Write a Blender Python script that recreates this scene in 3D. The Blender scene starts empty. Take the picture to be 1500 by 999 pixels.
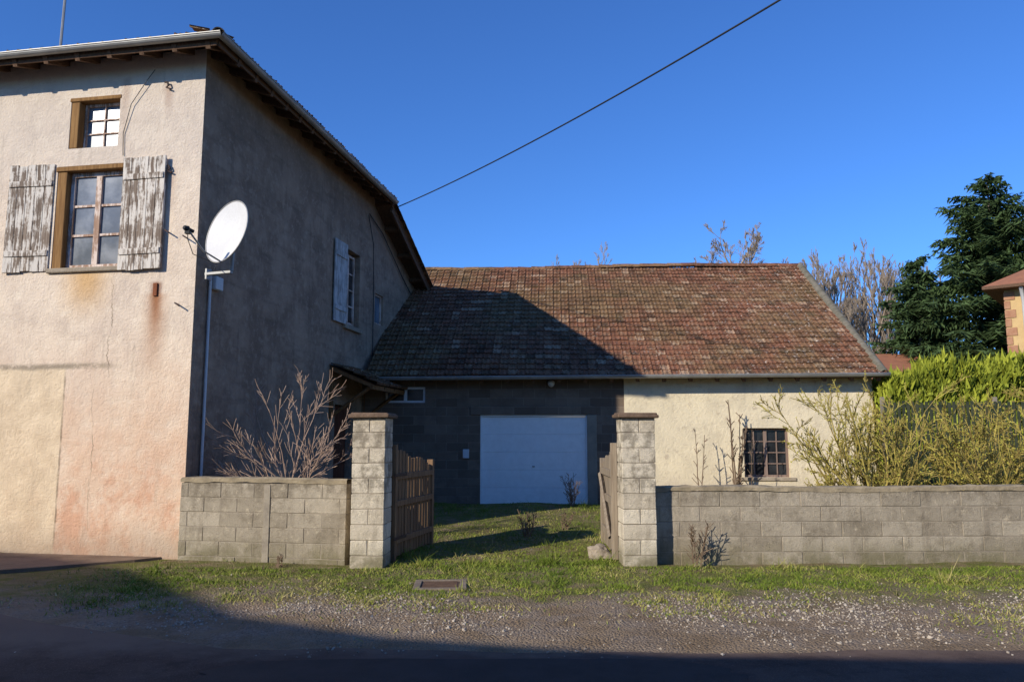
import bpy, math, random, bmesh
from mathutils import Vector, Matrix, noise as mn
rad=math.radians
scene=bpy.context.scene
COL=scene.collection

# ------------------------------------------------------------------ node helper
class NT:
    def __init__(s,name,rough=0.85,spec=0.3):
        s.m=bpy.data.materials.new(name); s.m.use_nodes=True
        s.t=s.m.node_tree; s.b=s.t.nodes['Principled BSDF']
        s.b.inputs['Roughness'].default_value=rough
        s.b.inputs['Specular IOR Level'].default_value=spec
        s.tc=s.t.nodes.new('ShaderNodeTexCoord'); s.obj=s.tc.outputs['Object']
    def link(s,a,b): s.t.links.new(a,b)
    def put(s,inp,v):
        if hasattr(v,'is_output'): s.link(v,inp)
        else:
            if isinstance(v,(tuple,list)) and len(v)==3 and inp.type=='RGBA': v=(*v,1)
            inp.default_value=v
    def map(s,vec,sc=(1,1,1),loc=(0,0,0)):
        n=s.t.nodes.new('ShaderNodeMapping'); s.link(vec,n.inputs[0])
        n.inputs['Scale'].default_value=sc; n.inputs['Location'].default_value=loc
        return n.outputs[0]
    def noise(s,scale,detail=5,rough=0.6,vec=None,dist=0):
        n=s.t.nodes.new('ShaderNodeTexNoise'); s.link(vec or s.obj,n.inputs['Vector'])
        n.inputs['Scale'].default_value=scale;n.inputs['Detail'].default_value=detail
        n.inputs['Roughness'].default_value=rough;n.inputs['Distortion'].default_value=dist
        return n.outputs['Fac']
    def voro(s,scale,feature='F1',vec=None,out='Distance'):
        n=s.t.nodes.new('ShaderNodeTexVoronoi'); n.feature=feature
        s.link(vec or s.obj,n.inputs['Vector']); n.inputs['Scale'].default_value=scale
        return n.outputs[out]
    def mr(s,v,a,b,c=0,d=1,smooth=True):
        n=s.t.nodes.new('ShaderNodeMapRange'); n.clamp=True
        if smooth:n.interpolation_type='SMOOTHSTEP'
        s.put(n.inputs['Value'],v)
        for k,x in zip(('From Min','From Max','To Min','To Max'),(a,b,c,d)): n.inputs[k].default_value=x
        return n.outputs[0]
    def math(s,op,a,b=0.0):
        n=s.t.nodes.new('ShaderNodeMath'); n.operation=op
        s.put(n.inputs[0],a); s.put(n.inputs[1],b); return n.outputs[0]
    def mix(s,f,a,b,mode='MIX'):
        n=s.t.nodes.new('ShaderNodeMix'); n.data_type='RGBA'; n.blend_type=mode
        s.put(n.inputs[0],f); s.put(n.inputs[6],a); s.put(n.inputs[7],b); return n.outputs[2]
    def sep(s,vec=None):
        n=s.t.nodes.new('ShaderNodeSeparateXYZ'); s.link(vec or s.obj,n.inputs[0]); return n.outputs
    def comb(s,x,y,z):
        n=s.t.nodes.new('ShaderNodeCombineXYZ')
        for i,v in enumerate((x,y,z)): s.put(n.inputs[i],v)
        return n.outputs[0]
    def attr(s,name='tone'):
        n=s.t.nodes.new('ShaderNodeAttribute'); n.attribute_name=name; return n.outputs['Fac']
    def bump(s,h,st=0.4,dist=0.02):
        n=s.t.nodes.new('ShaderNodeBump'); s.put(n.inputs['Height'],h)
        n.inputs['Strength'].default_value=st;n.inputs['Distance'].default_value=dist
        s.link(n.outputs[0],s.b.inputs['Normal'])
    def col(s,c): s.put(s.b.inputs['Base Color'],c); return s.m

def simple(name,c1,c2,scale=4,rough=0.85,bump=0.3,bd=0.01,tone=None,spec=0.3,bs=40,metal=0):
    n=NT(name,rough,spec); f=n.mr(n.noise(scale,6,0.65),0.3,0.7)
    c=n.mix(f,c1,c2)
    if tone: c=n.mix(n.attr(),c,tone)
    c=n.mix(n.math('MULTIPLY',n.noise(bs,4,0.7),0.5),c,(0.45,0.42,0.4),'MULTIPLY')
    if bump: n.bump(n.noise(bs,5,0.7),bump,bd)
    n.b.inputs['Metallic'].default_value=metal
    return n.col(c)

# ------------------------------------------------------------------ mesh builder
class MB:
    def __init__(s): s.v=[];s.f=[];s.t=[];s.m=[]
    def face(s,pts,tone=0.5,mi=0):
        i=len(s.v); s.v+= [tuple(p) for p in pts]; s.f.append(tuple(range(i,i+len(pts)))); s.t.append(tone); s.m.append(mi)
    def box(s,c,size,rot=None,tone=0.5,mi=0,jit=0,rng=None):
        i=len(s.v); c=Vector(c); hx,hy,hz=[a/2 for a in size]
        for dx,dy,dz in ((-1,-1,-1),(1,-1,-1),(1,1,-1),(-1,1,-1),(-1,-1,1),(1,-1,1),(1,1,1),(-1,1,1)):
            p=Vector((dx*hx,dy*hy,dz*hz))
            if jit: p+=Vector([rng.uniform(-jit,jit) for _ in range(3)])
            if rot is not None: p=rot@p
            s.v.append(tuple(c+p))
        for q in ((0,3,2,1),(4,5,6,7),(0,1,5,4),(1,2,6,5),(2,3,7,6),(3,0,4,7)):
            s.f.append(tuple(i+k for k in q)); s.t.append(tone); s.m.append(mi)
    def bx(s,a,b,**k):
        s.box([(a[i]+b[i])/2 for i in range(3)],[abs(b[i]-a[i]) for i in range(3)],**k)
    def tube(s,pts,rs,n=5,tone=0.5,mi=0,cap=False):
        pts=[Vector(p) for p in pts]
        if not isinstance(rs,(list,tuple)): rs=[rs]*len(pts)
        base=len(s.v); ref=None
        for k,p in enumerate(pts):
            d=(pts[min(k+1,len(pts)-1)]-pts[max(k-1,0)])
            if d.length<1e-9:d=Vector((0,0,1))
            d.normalize()
            if ref is None: ref=Vector((1,0,0)) if abs(d.x)<0.8 else Vector((0,1,0))
            a=d.cross(ref)
            if a.length<1e-6: a=d.orthogonal()
            a.normalize(); b=d.cross(a)
            for j in range(n):
                th=2*math.pi*j/n
                s.v.append(tuple(p+(a*math.cos(th)+b*math.sin(th))*rs[k]))
        for k in range(len(pts)-1):
            for j in range(n):
                j2=(j+1)%n
                s.f.append((base+k*n+j,base+k*n+j2,base+(k+1)*n+j2,base+(k+1)*n+j)); s.t.append(tone); s.m.append(mi)
        if cap:
            s.f.append(tuple(base+j for j in range(n))[::-1]); s.t.append(tone); s.m.append(mi)
            e=base+(len(pts)-1)*n
            s.f.append(tuple(e+j for j in range(n))); s.t.append(tone); s.m.append(mi)
    def halfpipe(s,p0,p1,r,up,n=8,r1=None,tone=0.5):
        p0=Vector(p0);p1=Vector(p1);d=(p1-p0).normalized();up=Vector(up);side=d.cross(up).normalized();up=side.cross(d).normalized()
        r1=r1 or r
        for pa,ra,pb,rb in ((p0,r,p1,r1),(p0,r,p0,r*0.85)):
            b=len(s.v)
            for p,r_ in ((pa,ra),(pb,rb)):
                for j in range(n+1):
                    a=math.pi*j/n
                    s.v.append(tuple(p+side*math.cos(a)*r_+up*math.sin(a)*r_))
            for j in range(n):
                s.f.append((b+j,b+j+1,b+n+1+j+1,b+n+1+j)); s.t.append(tone); s.m.append(0)
    def panel(s,o,u,inw,L,H,holes,depth,z0=0.0,tone=0.5,mi=0):
        o=Vector(o);u=Vector(u).normalized();inw=Vector(inw);Z=Vector((0,0,1))
        P=lambda a,z,d=0:o+u*a+Z*z+inw*d
        xs=sorted({0,L,*[h[0] for h in holes],*[h[1] for h in holes]})
        zs=sorted({z0,H,*[h[2] for h in holes],*[h[3] for h in holes]})
        for i in range(len(xs)-1):
            for j in range(len(zs)-1):
                cx=(xs[i]+xs[i+1])/2;cz=(zs[j]+zs[j+1])/2
                if any(h[0]<cx<h[1] and h[2]<cz<h[3] for h in holes): continue
                s.face([P(xs[i],zs[j]),P(xs[i+1],zs[j]),P(xs[i+1],zs[j+1]),P(xs[i],zs[j+1])],tone,mi)
        for a,b,c,d in holes:
            s.face([P(a,c),P(a,d),P(a,d,depth),P(a,c,depth)],tone,mi)
            s.face([P(b,c),P(b,c,depth),P(b,d,depth),P(b,d)],tone,mi)
            s.face([P(a,c),P(a,c,depth),P(b,c,depth),P(b,c)],tone,mi)
            s.face([P(a,d),P(b,d),P(b,d,depth),P(a,d,depth)],tone,mi)
    def mesh(s,name,mats,smooth=False):
        me=bpy.data.meshes.new(name); me.from_pydata(s.v,[],s.f)
        for m in (mats if isinstance(mats,(list,tuple)) else [mats]): me.materials.append(m)
        at=me.attributes.new('tone','FLOAT','FACE'); at.data.foreach_set('value',s.t)
        me.polygons.foreach_set('material_index',s.m)
        if smooth: me.polygons.foreach_set('use_smooth',[True]*len(s.f))
        me.update(); return me

def lab(o,label=None,category=None,kind=None,group=None):
    if label:o['label']=label
    if category:o['category']=category
    if kind:o['kind']=kind
    if group:o['group']=group
def thing(name,label,category,loc=(0,0,0),rz=0,group=None,rot=None):
    o=bpy.data.objects.new(name,None); COL.objects.link(o); o.location=loc
    o.rotation_euler=rot or (0,0,rad(rz)); o.empty_display_size=0.3
    lab(o,label,category,None,group); return o
def part(name,mb,mats,parent=None,smooth=False,bevel=0,label=None,loc=(0,0,0),rot=(0,0,0)):
    o=bpy.data.objects.new(name,mb.mesh(name,mats,smooth)); COL.objects.link(o)
    o.location=loc;o.rotation_euler=rot
    if parent:o.parent=parent
    if bevel:
        b=o.modifiers.new('Bevel','BEVEL'); b.width=bevel;b.segments=1;b.limit_method='ANGLE'
    if label:o['label']=label
    return o
def fbm(x,y,sc=1,z=0): return mn.fractal(Vector((x*sc,y*sc,z)),0.8,2.0,4)
def ss(a,b,x):
    t=max(0,min(1,(x-a)/(b-a))); return t*t*(3-2*t)
def gz(x,y):
    z=0.25*ss(10.8,17.4,y)
    k=ss(8.8,9.8,y)
    return z+k*0.03*fbm(x,y,0.7)

# ------------------------------------------------------------------ materials
def facade_mat():
    n=NT('facade_render',0.9,0.2); x,y,z=n.sep()
    big=n.noise(0.55,5,0.6); med=n.noise(2.2,7,0.7); fine=n.noise(26,5,0.75)
    c=n.mix(n.mr(big,0.35,0.65),(0.78,0.64,0.49),(0.68,0.55,0.43))
    c=n.mix(n.mr(med,0.45,0.7,0,0.55),c,(0.54,0.43,0.335))
    c=n.mix(n.mr(n.noise(4,7,0.75),0.50,0.66,0,0.65),c,(0.84,0.71,0.55))
    c=n.mix(n.mr(n.noise(9,6,0.75),0.56,0.68,0,0.4),c,(0.46,0.35,0.27))
    warp=n.math('MULTIPLY',n.math('SUBTRACT',n.noise(1.6,5,0.6),0.5),1.4)
    zz=n.math('ADD',z,warp)
    low=n.mr(zz,3.6,1.5)
    c=n.mix(n.math('MULTIPLY',low,n.mr(med,0.3,0.62,0.25,0.75)),c,(0.72,0.48,0.32))
    c=n.mix(n.math('MULTIPLY',n.mr(zz,2.0,0.8),n.mr(n.noise(1.5,6,0.7),0.42,0.62,0.0,0.8)),c,(0.62,0.33,0.20))
    c=n.mix(n.mr(zz,4.9,6.2,0,0.4),c,(0.58,0.50,0.42))
    pz=n.mr(n.math('ADD',z,n.math('MULTIPLY',warp,0.05)),2.74,2.69)
    px=n.mr(n.math('ADD',x,n.math('MULTIPLY',warp,0.04)),-2.02,-2.06)
    patch=n.math('MULTIPLY',pz,px)
    c=n.mix(n.math('MULTIPLY',patch,0.8),c,n.mix(n.mr(med,0.35,0.62),(0.80,0.63,0.42),(0.64,0.50,0.33)))
    pl=n.math('MULTIPLY',n.mr(n.math('ABSOLUTE',n.math('SUBTRACT',n.math('ADD',z,n.math('MULTIPLY',warp,0.05)),2.74)),0.07,0.01),n.mr(x,-1.0,-1.6))
    c=n.mix(n.math('MULTIPLY',n.math('MULTIPLY',pl,0.85),n.mr(n.noise(5,5,0.7),0.3,0.5)),c,(0.30,0.24,0.17))
    def crack(x0,za,zb,seed,w=0.010,k=0.5):
        off=n.math('MULTIPLY',n.math('SUBTRACT',n.noise(1.1,6,0.65,n.comb(seed,0.0,z)),0.5),k)
        d=n.math('ABSOLUTE',n.math('SUBTRACT',x,n.math('ADD',off,x0)))
        m=n.mr(d,w,w*0.2)
        m=n.math('MULTIPLY',m,n.math('MULTIPLY',n.mr(z,za,za+0.25),n.mr(z,zb,zb-0.25)))
        return n.math('MULTIPLY',m,n.mr(n.noise(3,4,0.7),0.35,0.6,0.2,1))
    for args in ((-1.35,2.5,4.15,1.3,0.014),(-1.55,0.0,2.5,7.7,0.010,0.35),(-2.04,0,2.72,3.1,0.025,0.06)):
        c=n.mix(n.math('MULTIPLY',crack(*args),0.75),c,(0.2,0.15,0.10))
    xs=n.math('ADD',x,n.math('MULTIPLY',warp,0.05))
    def rust(x0,w,za,zt,st,colr=(0.22,0.07,0.03)):
        return lambda c_: n.mix(n.math('MULTIPLY',n.math('MULTIPLY',n.mr(n.math('ABSOLUTE',n.math('SUBTRACT',xs,x0)),w,0.0),n.math('MULTIPLY',n.mr(z,za,zt-0.15),n.mr(z,zt+0.03,zt-0.04))),st),c_,colr)
    for rr in (rust(-0.62,0.14,2.9,3.97,1.0),rust(-0.62,0.30,1.9,3.8,0.55,(0.42,0.20,0.09)),rust(-1.8,0.6,3.3,4.2,0.8,(0.60,0.35,0.13)),rust(-0.5,0.15,5.0,5.7,0.35),rust(-0.6,0.13,6.4,7.05,0.35),rust(-1.33,0.12,5.8,7.2,0.3)): c=rr(c)
    st=n.noise(1,6,0.7,n.map(n.obj,(6,6,0.6)))
    c=n.mix(n.mr(st,0.54,0.76,0,0.38),c,(0.34,0.27,0.20))
    c=n.mix(n.mr(n.math('ADD',z,n.math('MULTIPLY',warp,0.3)),0.6,0.0,0,0.6),c,(0.32,0.23,0.16))
    c=n.mix(n.mr(n.noise(60,3,0.7),0.60,0.80,0,0.4),c,(0.30,0.22,0.17))
    n.bump(n.math('ADD',n.math('MULTIPLY',fine,0.9),n.math('MULTIPLY',med,2.0)),0.9,0.022)
    return n.col(c)
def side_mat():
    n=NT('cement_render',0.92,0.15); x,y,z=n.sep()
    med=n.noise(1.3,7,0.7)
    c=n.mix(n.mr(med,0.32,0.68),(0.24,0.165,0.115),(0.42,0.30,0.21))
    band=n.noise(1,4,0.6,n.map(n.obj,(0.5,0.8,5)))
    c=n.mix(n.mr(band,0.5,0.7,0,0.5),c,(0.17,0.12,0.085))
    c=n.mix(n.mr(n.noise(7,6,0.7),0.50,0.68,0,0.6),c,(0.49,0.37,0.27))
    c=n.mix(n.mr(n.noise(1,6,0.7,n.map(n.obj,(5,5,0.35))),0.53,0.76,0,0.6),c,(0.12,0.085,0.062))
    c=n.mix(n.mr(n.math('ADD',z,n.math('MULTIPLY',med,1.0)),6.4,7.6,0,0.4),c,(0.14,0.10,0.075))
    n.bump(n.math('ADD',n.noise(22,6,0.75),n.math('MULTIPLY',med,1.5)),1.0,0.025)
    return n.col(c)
def barn_plaster():
    n=NT('barn_plaster',0.9,0.2); x,y,z=n.sep()
    med=n.noise(1.5,7,0.7)
    c=n.mix(n.mr(med,0.35,0.65),(0.80,0.68,0.47),(0.67,0.57,0.40))
    c=n.mix(n.mr(n.math('ADD',z,n.math('MULTIPLY',med,1.2)),1.6,0.9),c,(0.56,0.47,0.35))
    c=n.mix(n.mr(n.noise(6,6,0.7),0.56,0.7,0,0.6),c,(0.45,0.35,0.25))
    c=n.mix(n.mr(n.noise(1,6,0.7,n.map(n.obj,(6,6,0.5))),0.56,0.8,0,0.45),c,(0.26,0.21,0.15))
    n.bump(n.math('ADD',n.noise(24,6,0.75),med),0.9,0.02)
    return n.col(c)
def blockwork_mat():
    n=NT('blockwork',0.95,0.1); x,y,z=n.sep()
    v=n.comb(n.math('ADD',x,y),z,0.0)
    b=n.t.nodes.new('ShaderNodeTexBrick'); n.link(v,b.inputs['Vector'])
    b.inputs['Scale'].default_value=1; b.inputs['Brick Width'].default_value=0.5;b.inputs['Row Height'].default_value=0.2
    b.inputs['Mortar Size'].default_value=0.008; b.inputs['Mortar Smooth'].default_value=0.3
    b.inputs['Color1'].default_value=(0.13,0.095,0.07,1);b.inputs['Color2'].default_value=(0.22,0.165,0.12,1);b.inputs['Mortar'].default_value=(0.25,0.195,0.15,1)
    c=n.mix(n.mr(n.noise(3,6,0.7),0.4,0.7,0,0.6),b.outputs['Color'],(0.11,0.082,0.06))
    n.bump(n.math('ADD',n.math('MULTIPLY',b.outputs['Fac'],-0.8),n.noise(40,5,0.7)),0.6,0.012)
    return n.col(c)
def block_mat(name,a,b,moss=True,dk=0.85,dk2=0.5):
    n=NT(name,0.95,0.15); x,y,z=n.sep()
    c=n.mix(n.attr(),a,b)
    c=n.mix(n.mr(n.noise(3.0,7,0.75),0.44,0.7,0,dk),c,(a[0]*0.5,a[1]*0.48,a[2]*0.44))
    c=n.mix(n.mr(n.noise(8,6,0.75),0.54,0.66,0,0.6),c,(min(1,b[0]*1.3),min(1,b[1]*1.27),b[2]*1.2))
    c=n.mix(n.mr(n.noise(1,6,0.7,n.map(n.obj,(5,5,0.7))),0.52,0.74,0,dk2),c,(0.13,0.10,0.07))
    c=n.mix(n.math('MULTIPLY',n.mr(z,0.8,1.05),n.mr(n.noise(5,5,0.7),0.42,0.6,0,0.6)),c,(0.11,0.085,0.055))
    if moss: c=n.mix(n.math('MULTIPLY',n.mr(z,0.40,0.0),n.mr(n.noise(4,5,0.7),0.35,0.6,0.2,0.9)),c,(0.19,0.165,0.09))
    c=n.mix(n.mr(n.noise(70,3,0.8),0.53,0.75,0,0.7),c,(0.10,0.08,0.06))
    n.bump(n.math('ADD',n.noise(60,5,0.8),n.noise(12,5,0.7)),1.0,0.014)
    return n.col(c)
def tile_mat(name='roof_tile'):
    n=NT(name,0.95,0.08); x,y,z=n.sep(); t=n.attr()
    r=n.t.nodes.new('ShaderNodeValToRGB'); n.link(t,r.inputs[0]); e=r.color_ramp.elements
    e[0].position=0;e[0].color=(0.10,0.050,0.032,1);e[1].position=1;e[1].color=(0.42,0.27,0.175,1)
    for p,c in ((0.25,(0.18,0.073,0.044,1)),(0.55,(0.255,0.108,0.062,1)),(0.8,(0.28,0.158,0.092,1))):
        q=e.new(p);q.color=c
    c=r.outputs[0]
    big=n.noise(0.5,6,0.65)
    c=n.mix(n.mr(big,0.40,0.62,0.05,0.55),c,(0.20,0.15,0.07))
    c=n.mix(n.mr(n.noise(6,7,0.8),0.47,0.62,0,0.85),c,(0.07,0.043,0.028))
    c=n.mix(n.mr(n.noise(17,5,0.8),0.55,0.66,0,0.6),c,(0.33,0.23,0.15))
    l=n.mr(n.noise(11,5,0.75),0.585,0.645)
    l=n.math('MULTIPLY',l,n.math('ADD',n.mr(x,-5,0.0,0.25,1.0),n.mr(n.noise(0.8,3,0.6),0.5,0.65,0,0.3)))
    c=n.mix(l,c,(0.56,0.48,0.40))
    n.bump(n.noise(45,5,0.75),0.8,0.015)
    return n.col(c)
def ground_mat():
    n=NT('ground_soil',0.97,0.1); x,y,z=n.sep()
    med=n.noise(1.4,7,0.65)
    c=n.mix(n.mr(med,0.35,0.65),(0.24,0.165,0.095),(0.36,0.26,0.165))
    w=n.math('ADD',y,n.math('MULTIPLY',n.math('SUBTRACT',n.noise(0.9,6,0.65),0.5),3.2))
    gr=n.mr(w,7.9,9.3)
    gr=n.math('MULTIPLY',gr,n.mr(n.noise(3,6,0.75),0.38,0.6,0.2,0.95))
    c=n.mix(gr,c,n.mix(n.noise(8,4,0.7),(0.10,0.13,0.025),(0.22,0.21,0.055)))
    gv=n.mix(n.voro(45,'F1',out='Color'),(0.18,0.13,0.095),(0.44,0.36,0.28))
    g2=n.math('MULTIPLY',n.mr(w,6.0,7.2),n.mr(w,9.2,8.2))
    c=n.mix(n.math('MULTIPLY',g2,n.mr(n.noise(2.2,5,0.7),0.42,0.6,0.1,0.7)),c,gv)
    n.bump(n.math('ADD',n.math('MULTIPLY',n.voro(45),-1.0),n.noise(14,6,0.75)),1.0,0.03)
    return n.col(c)
def road_mat():
    n=NT('road_asphalt',0.92,0.15); x,y,z=n.sep()
    c=n.mix(n.mr(n.noise(0.8,6,0.65),0.38,0.65),(0.080,0.050,0.038),(0.135,0.088,0.067))
    c=n.mix(n.mr(n.noise(90,3,0.8),0.5,0.75,0,0.7),c,(0.24,0.18,0.145))
    c=n.mix(n.mr(n.noise(3.5,6,0.75),0.52,0.66,0,0.5),c,(0.05,0.035,0.028))
    ed=n.mr(n.math('ADD',y,n.math('MULTIPLY',n.noise(2.5,6,0.7),1.2)),6.6,7.4)
    c=n.mix(n.math('MULTIPLY',ed,0.6),c,(0.27,0.19,0.135))
    n.bump(n.noise(110,4,0.8),0.8,0.01)
    return n.col(c)
def wood_mat(name,a,b,axis='z',paint=None,rough=0.85,pa=0.46,pb=0.53):
    n=NT(name,rough,0.2)
    sc={'z':(28,28,1.6),'x':(1.6,28,28),'y':(28,1.6,28)}[axis]
    g=n.noise(1,6,0.7,n.map(n.obj,sc))
    c=n.mix(n.mr(g,0.35,0.7),a,b)
    c=n.mix(n.math('MULTIPLY',n.attr(),0.35),c,(a[0]*.4,a[1]*.4,a[2]*.4))
    if paint:
        m=n.math('ADD',n.math('MULTIPLY',n.noise(1,6,0.75,n.map(n.obj,(20,20,2.2))),0.6),n.math('MULTIPLY',n.noise(3,6,0.7),0.4))
        c=n.mix(n.mr(m,pa,pb,0,0.92),c,paint)
    n.bump(g,0.6,0.008)
    return n.col(c)

M={}
M['facade']=facade_mat(); M['side']=side_mat(); M['barnp']=barn_plaster(); M['blockw']=blockwork_mat()
M['block']=block_mat('wall_block',(0.33,0.275,0.20),(0.49,0.415,0.31),dk=0.7,dk2=0.4); M['pier']=block_mat('pier_block',(0.60,0.51,0.38),(0.78,0.68,0.52),dk=0.5,dk2=0.35)
M['mortar']=simple('mortar',(0.40,0.34,0.255),(0.28,0.235,0.18),5,0.95,0.5)
M['cap']=simple('cap_concrete',(0.46,0.37,0.24),(0.25,0.20,0.13),3,0.95,0.7,0.015,bs=30)
M['capdark']=simple('pier_cap',(0.13,0.085,0.055),(0.22,0.145,0.095),6,0.95,0.7,0.015,bs=30)
M['tile']=tile_mat(); M['ground']=ground_mat(); M['road']=road_mat()
M['rafter']=wood_mat('rafter_wood',(0.11,0.06,0.035),(0.19,0.11,0.065),'y')
M['beam']=wood_mat('brown_timber',(0.17,0.08,0.03),(0.30,0.15,0.06),'z')
M['shutter']=wood_mat('peeling_shutter',(0.16,0.115,0.085),(0.31,0.24,0.18),'z',paint=(0.66,0.60,0.52),pa=0.47,pb=0.54)
M['bluesh']=wood_mat('pale_shutter',(0.30,0.29,0.27),(0.42,0.41,0.39),'z',paint=(0.54,0.53,0.51))
M['winframe']=wood_mat('window_paint',(0.34,0.20,0.13),(0.46,0.31,0.22),'z',paint=(0.70,0.57,0.48))
M['gate']=wood_mat('gate_wood',(0.19,0.11,0.06),(0.33,0.21,0.115),'z')
M['gateg']=wood_mat('grey_gate_wood',(0.22,0.17,0.12),(0.38,0.31,0.23),'z')
M['door']=wood_mat('door_wood',(0.13,0.045,0.025),(0.20,0.08,0.045),'z')
M['zinc']=simple('zinc',(0.30,0.29,0.27),(0.40,0.39,0.36),3,0.5,0.1,metal=0.3,spec=0.5)
M['pvc']=simple('pale_plastic',(0.62,0.66,0.68),(0.68,0.71,0.72),3,0.5,0.0)
M['white']=simple('white_paint',(0.76,0.75,0.73),(0.68,0.67,0.65),2,0.5,0.05,0.003)
M['gdoor']=simple('garage_paint',(0.95,0.96,0.93),(0.92,0.93,0.91),1,0.5,0.0,bs=6)
M['iron']=simple('dark_iron',(0.05,0.035,0.03),(0.10,0.055,0.04),8,0.7,0.3)
M['black']=simple('black_rubber',(0.015,0.015,0.015),(0.03,0.03,0.03),8,0.6,0)
M['stone']=simple('stone',(0.46,0.38,0.28),(0.31,0.25,0.18),5,0.95,0.6,0.02)
M['conc']=simple('concrete',(0.34,0.29,0.22),(0.24,0.205,0.16),4,0.95,0.5)
M['bark']=simple('bark',(0.13,0.10,0.075),(0.22,0.175,0.135),6,0.95,0.6,0.02)
M['twig']=simple('bare_twig',(0.30,0.19,0.135),(0.42,0.29,0.21),3,0.9,0,tone=(0.47,0.34,0.26))
M['fartwig']=simple('pale_twig',(0.27,0.21,0.155),(0.38,0.30,0.22),2,0.9,0)
M['ytwig']=simple('lichen_twig',(0.40,0.29,0.07),(0.22,0.15,0.065),3,0.9,0,tone=(0.52,0.43,0.10))
M['bud']=simple('yellow_green_buds',(0.34,0.34,0.05),(0.46,0.40,0.07),3,0.8,0)
M['dry']=simple('dry_stalk',(0.18,0.12,0.08),(0.27,0.19,0.12),5,0.95,0)
def foliage(name,a,b):
    n=NT(name,0.75,0.2); c=n.mix(n.attr(),a,b)
    c=n.mix(n.mr(n.noise(0.9,4,0.6),0.35,0.65,0,0.45),c,(a[0]*.6,a[1]*.6,a[2]*.6))
    return n.col(c)
M['needle']=foliage('fir_needles',(0.030,0.055,0.020),(0.095,0.145,0.048))
M['hedge']=foliage('hedge_leaves',(0.17,0.21,0.018),(0.44,0.46,0.05))
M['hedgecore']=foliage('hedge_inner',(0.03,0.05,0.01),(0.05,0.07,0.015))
def grass_mat():
    n=NT('grass_blades',0.8,0.15); r=n.t.nodes.new('ShaderNodeValToRGB'); n.link(n.attr(),r.inputs[0]); e=r.color_ramp.elements
    e[0].position=0;e[0].color=(0.09,0.14,0.016,1);e[1].position=1;e[1].color=(0.54,0.42,0.22,1)
    q=e.new(0.42);q.color=(0.19,0.235,0.032,1);q=e.new(0.68);q.color=(0.33,0.30,0.08,1)
    return n.col(r.outputs[0])
M['grass']=grass_mat()
def glass_mat(name,a,b,rough=0.12):
    n=NT(name,rough,0.6); c=n.mix(n.mr(n.noise(1.7,5,0.6),0.35,0.65),a,b)
    n.bump(n.noise(3,2,0.5),0.15,0.02); return n.col(c)
M['glass']=glass_mat('window_glass',(0.12,0.13,0.14),(0.28,0.29,0.30))
M['glassp']=glass_mat('sky_tint_glass',(0.10,0.13,0.16),(0.18,0.22,0.26),0.2)  # pale sky reflection put into the pane colour
M['glassd']=glass_mat('dark_glass',(0.015,0.016,0.018),(0.04,0.042,0.045),0.15)
M['gravel']=simple('gravel_stone',(0.34,0.27,0.20),(0.21,0.16,0.12),9,0.95,0.3,tone=(0.56,0.49,0.40))
M['fgreen']=simple('green_slats',(0.03,0.04,0.02),(0.07,0.075,0.04),4,0.7,0.1)
M['ochre']=simple('ochre_render',(0.66,0.46,0.21),(0.56,0.38,0.18),3,0.9,0.3)
M['quoin']=simple('brick_quoin',(0.38,0.18,0.10),(0.47,0.26,0.15),6,0.9,0.3)
M['redroof']=simple('red_tile',(0.40,0.17,0.09),(0.30,0.13,0.075),3,0.9,0.5)
M['wire']=simple('cable_black',(0.02,0.02,0.022),(0.03,0.03,0.03),3,0.6,0)

# ------------------------------------------------------------------ roof tiles
def tiles(mb,P,W,S,tw,tl,rng):
    nc=max(1,round(W/tw)); tw=W/nc; nr=max(1,round(S/tl)); tl=S/nr
    prof=[(0,0.030),(0.09,0.036),(0.18,0.010),(0.36,0.014),(0.5,0.024),(0.64,0.014),(0.84,0.008),(0.93,0.026),(1.0,0.030)]
    for r in range(nr):
        for c in range(nc):
            a0=c*tw+rng.uniform(-.004,.004); jb=rng.uniform(-0.016,0.016); jh=rng.uniform(-0.004,0.014); tone=min(1,max(0,rng.gauss(0.48,0.22)))
            if rng.random()<0.06: tone=rng.choice((0.0,0.95,1.0))
            sag=0.035*math.sin(c*0.13+r*0.09)*math.sin(r*0.22+0.5)
            b0=r*tl+jb-0.03; b1=(r+1)*tl+0.01
            lo=[P(a0+x*tw,b0,h+0.024+jh+sag) for x,h in prof]
            hi=[P(a0+x*tw,b1,h-0.004+sag) for x,h in prof]
            ba=[P(a0+x*tw,b0+0.004,h-0.02+sag) for x,h in prof]
            i=len(mb.v); n=len(prof); mb.v+=[tuple(p) for p in lo+hi+ba]
            for k in range(n-1):
                mb.f.append((i+k,i+k+1,i+n+k+1,i+n+k)); mb.t.append(tone); mb.m.append(0)
                mb.f.append((i+2*n+k,i+2*n+k+1,i+k+1,i+k)); mb.t.append(tone*0.5); mb.m.append(0)

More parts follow.
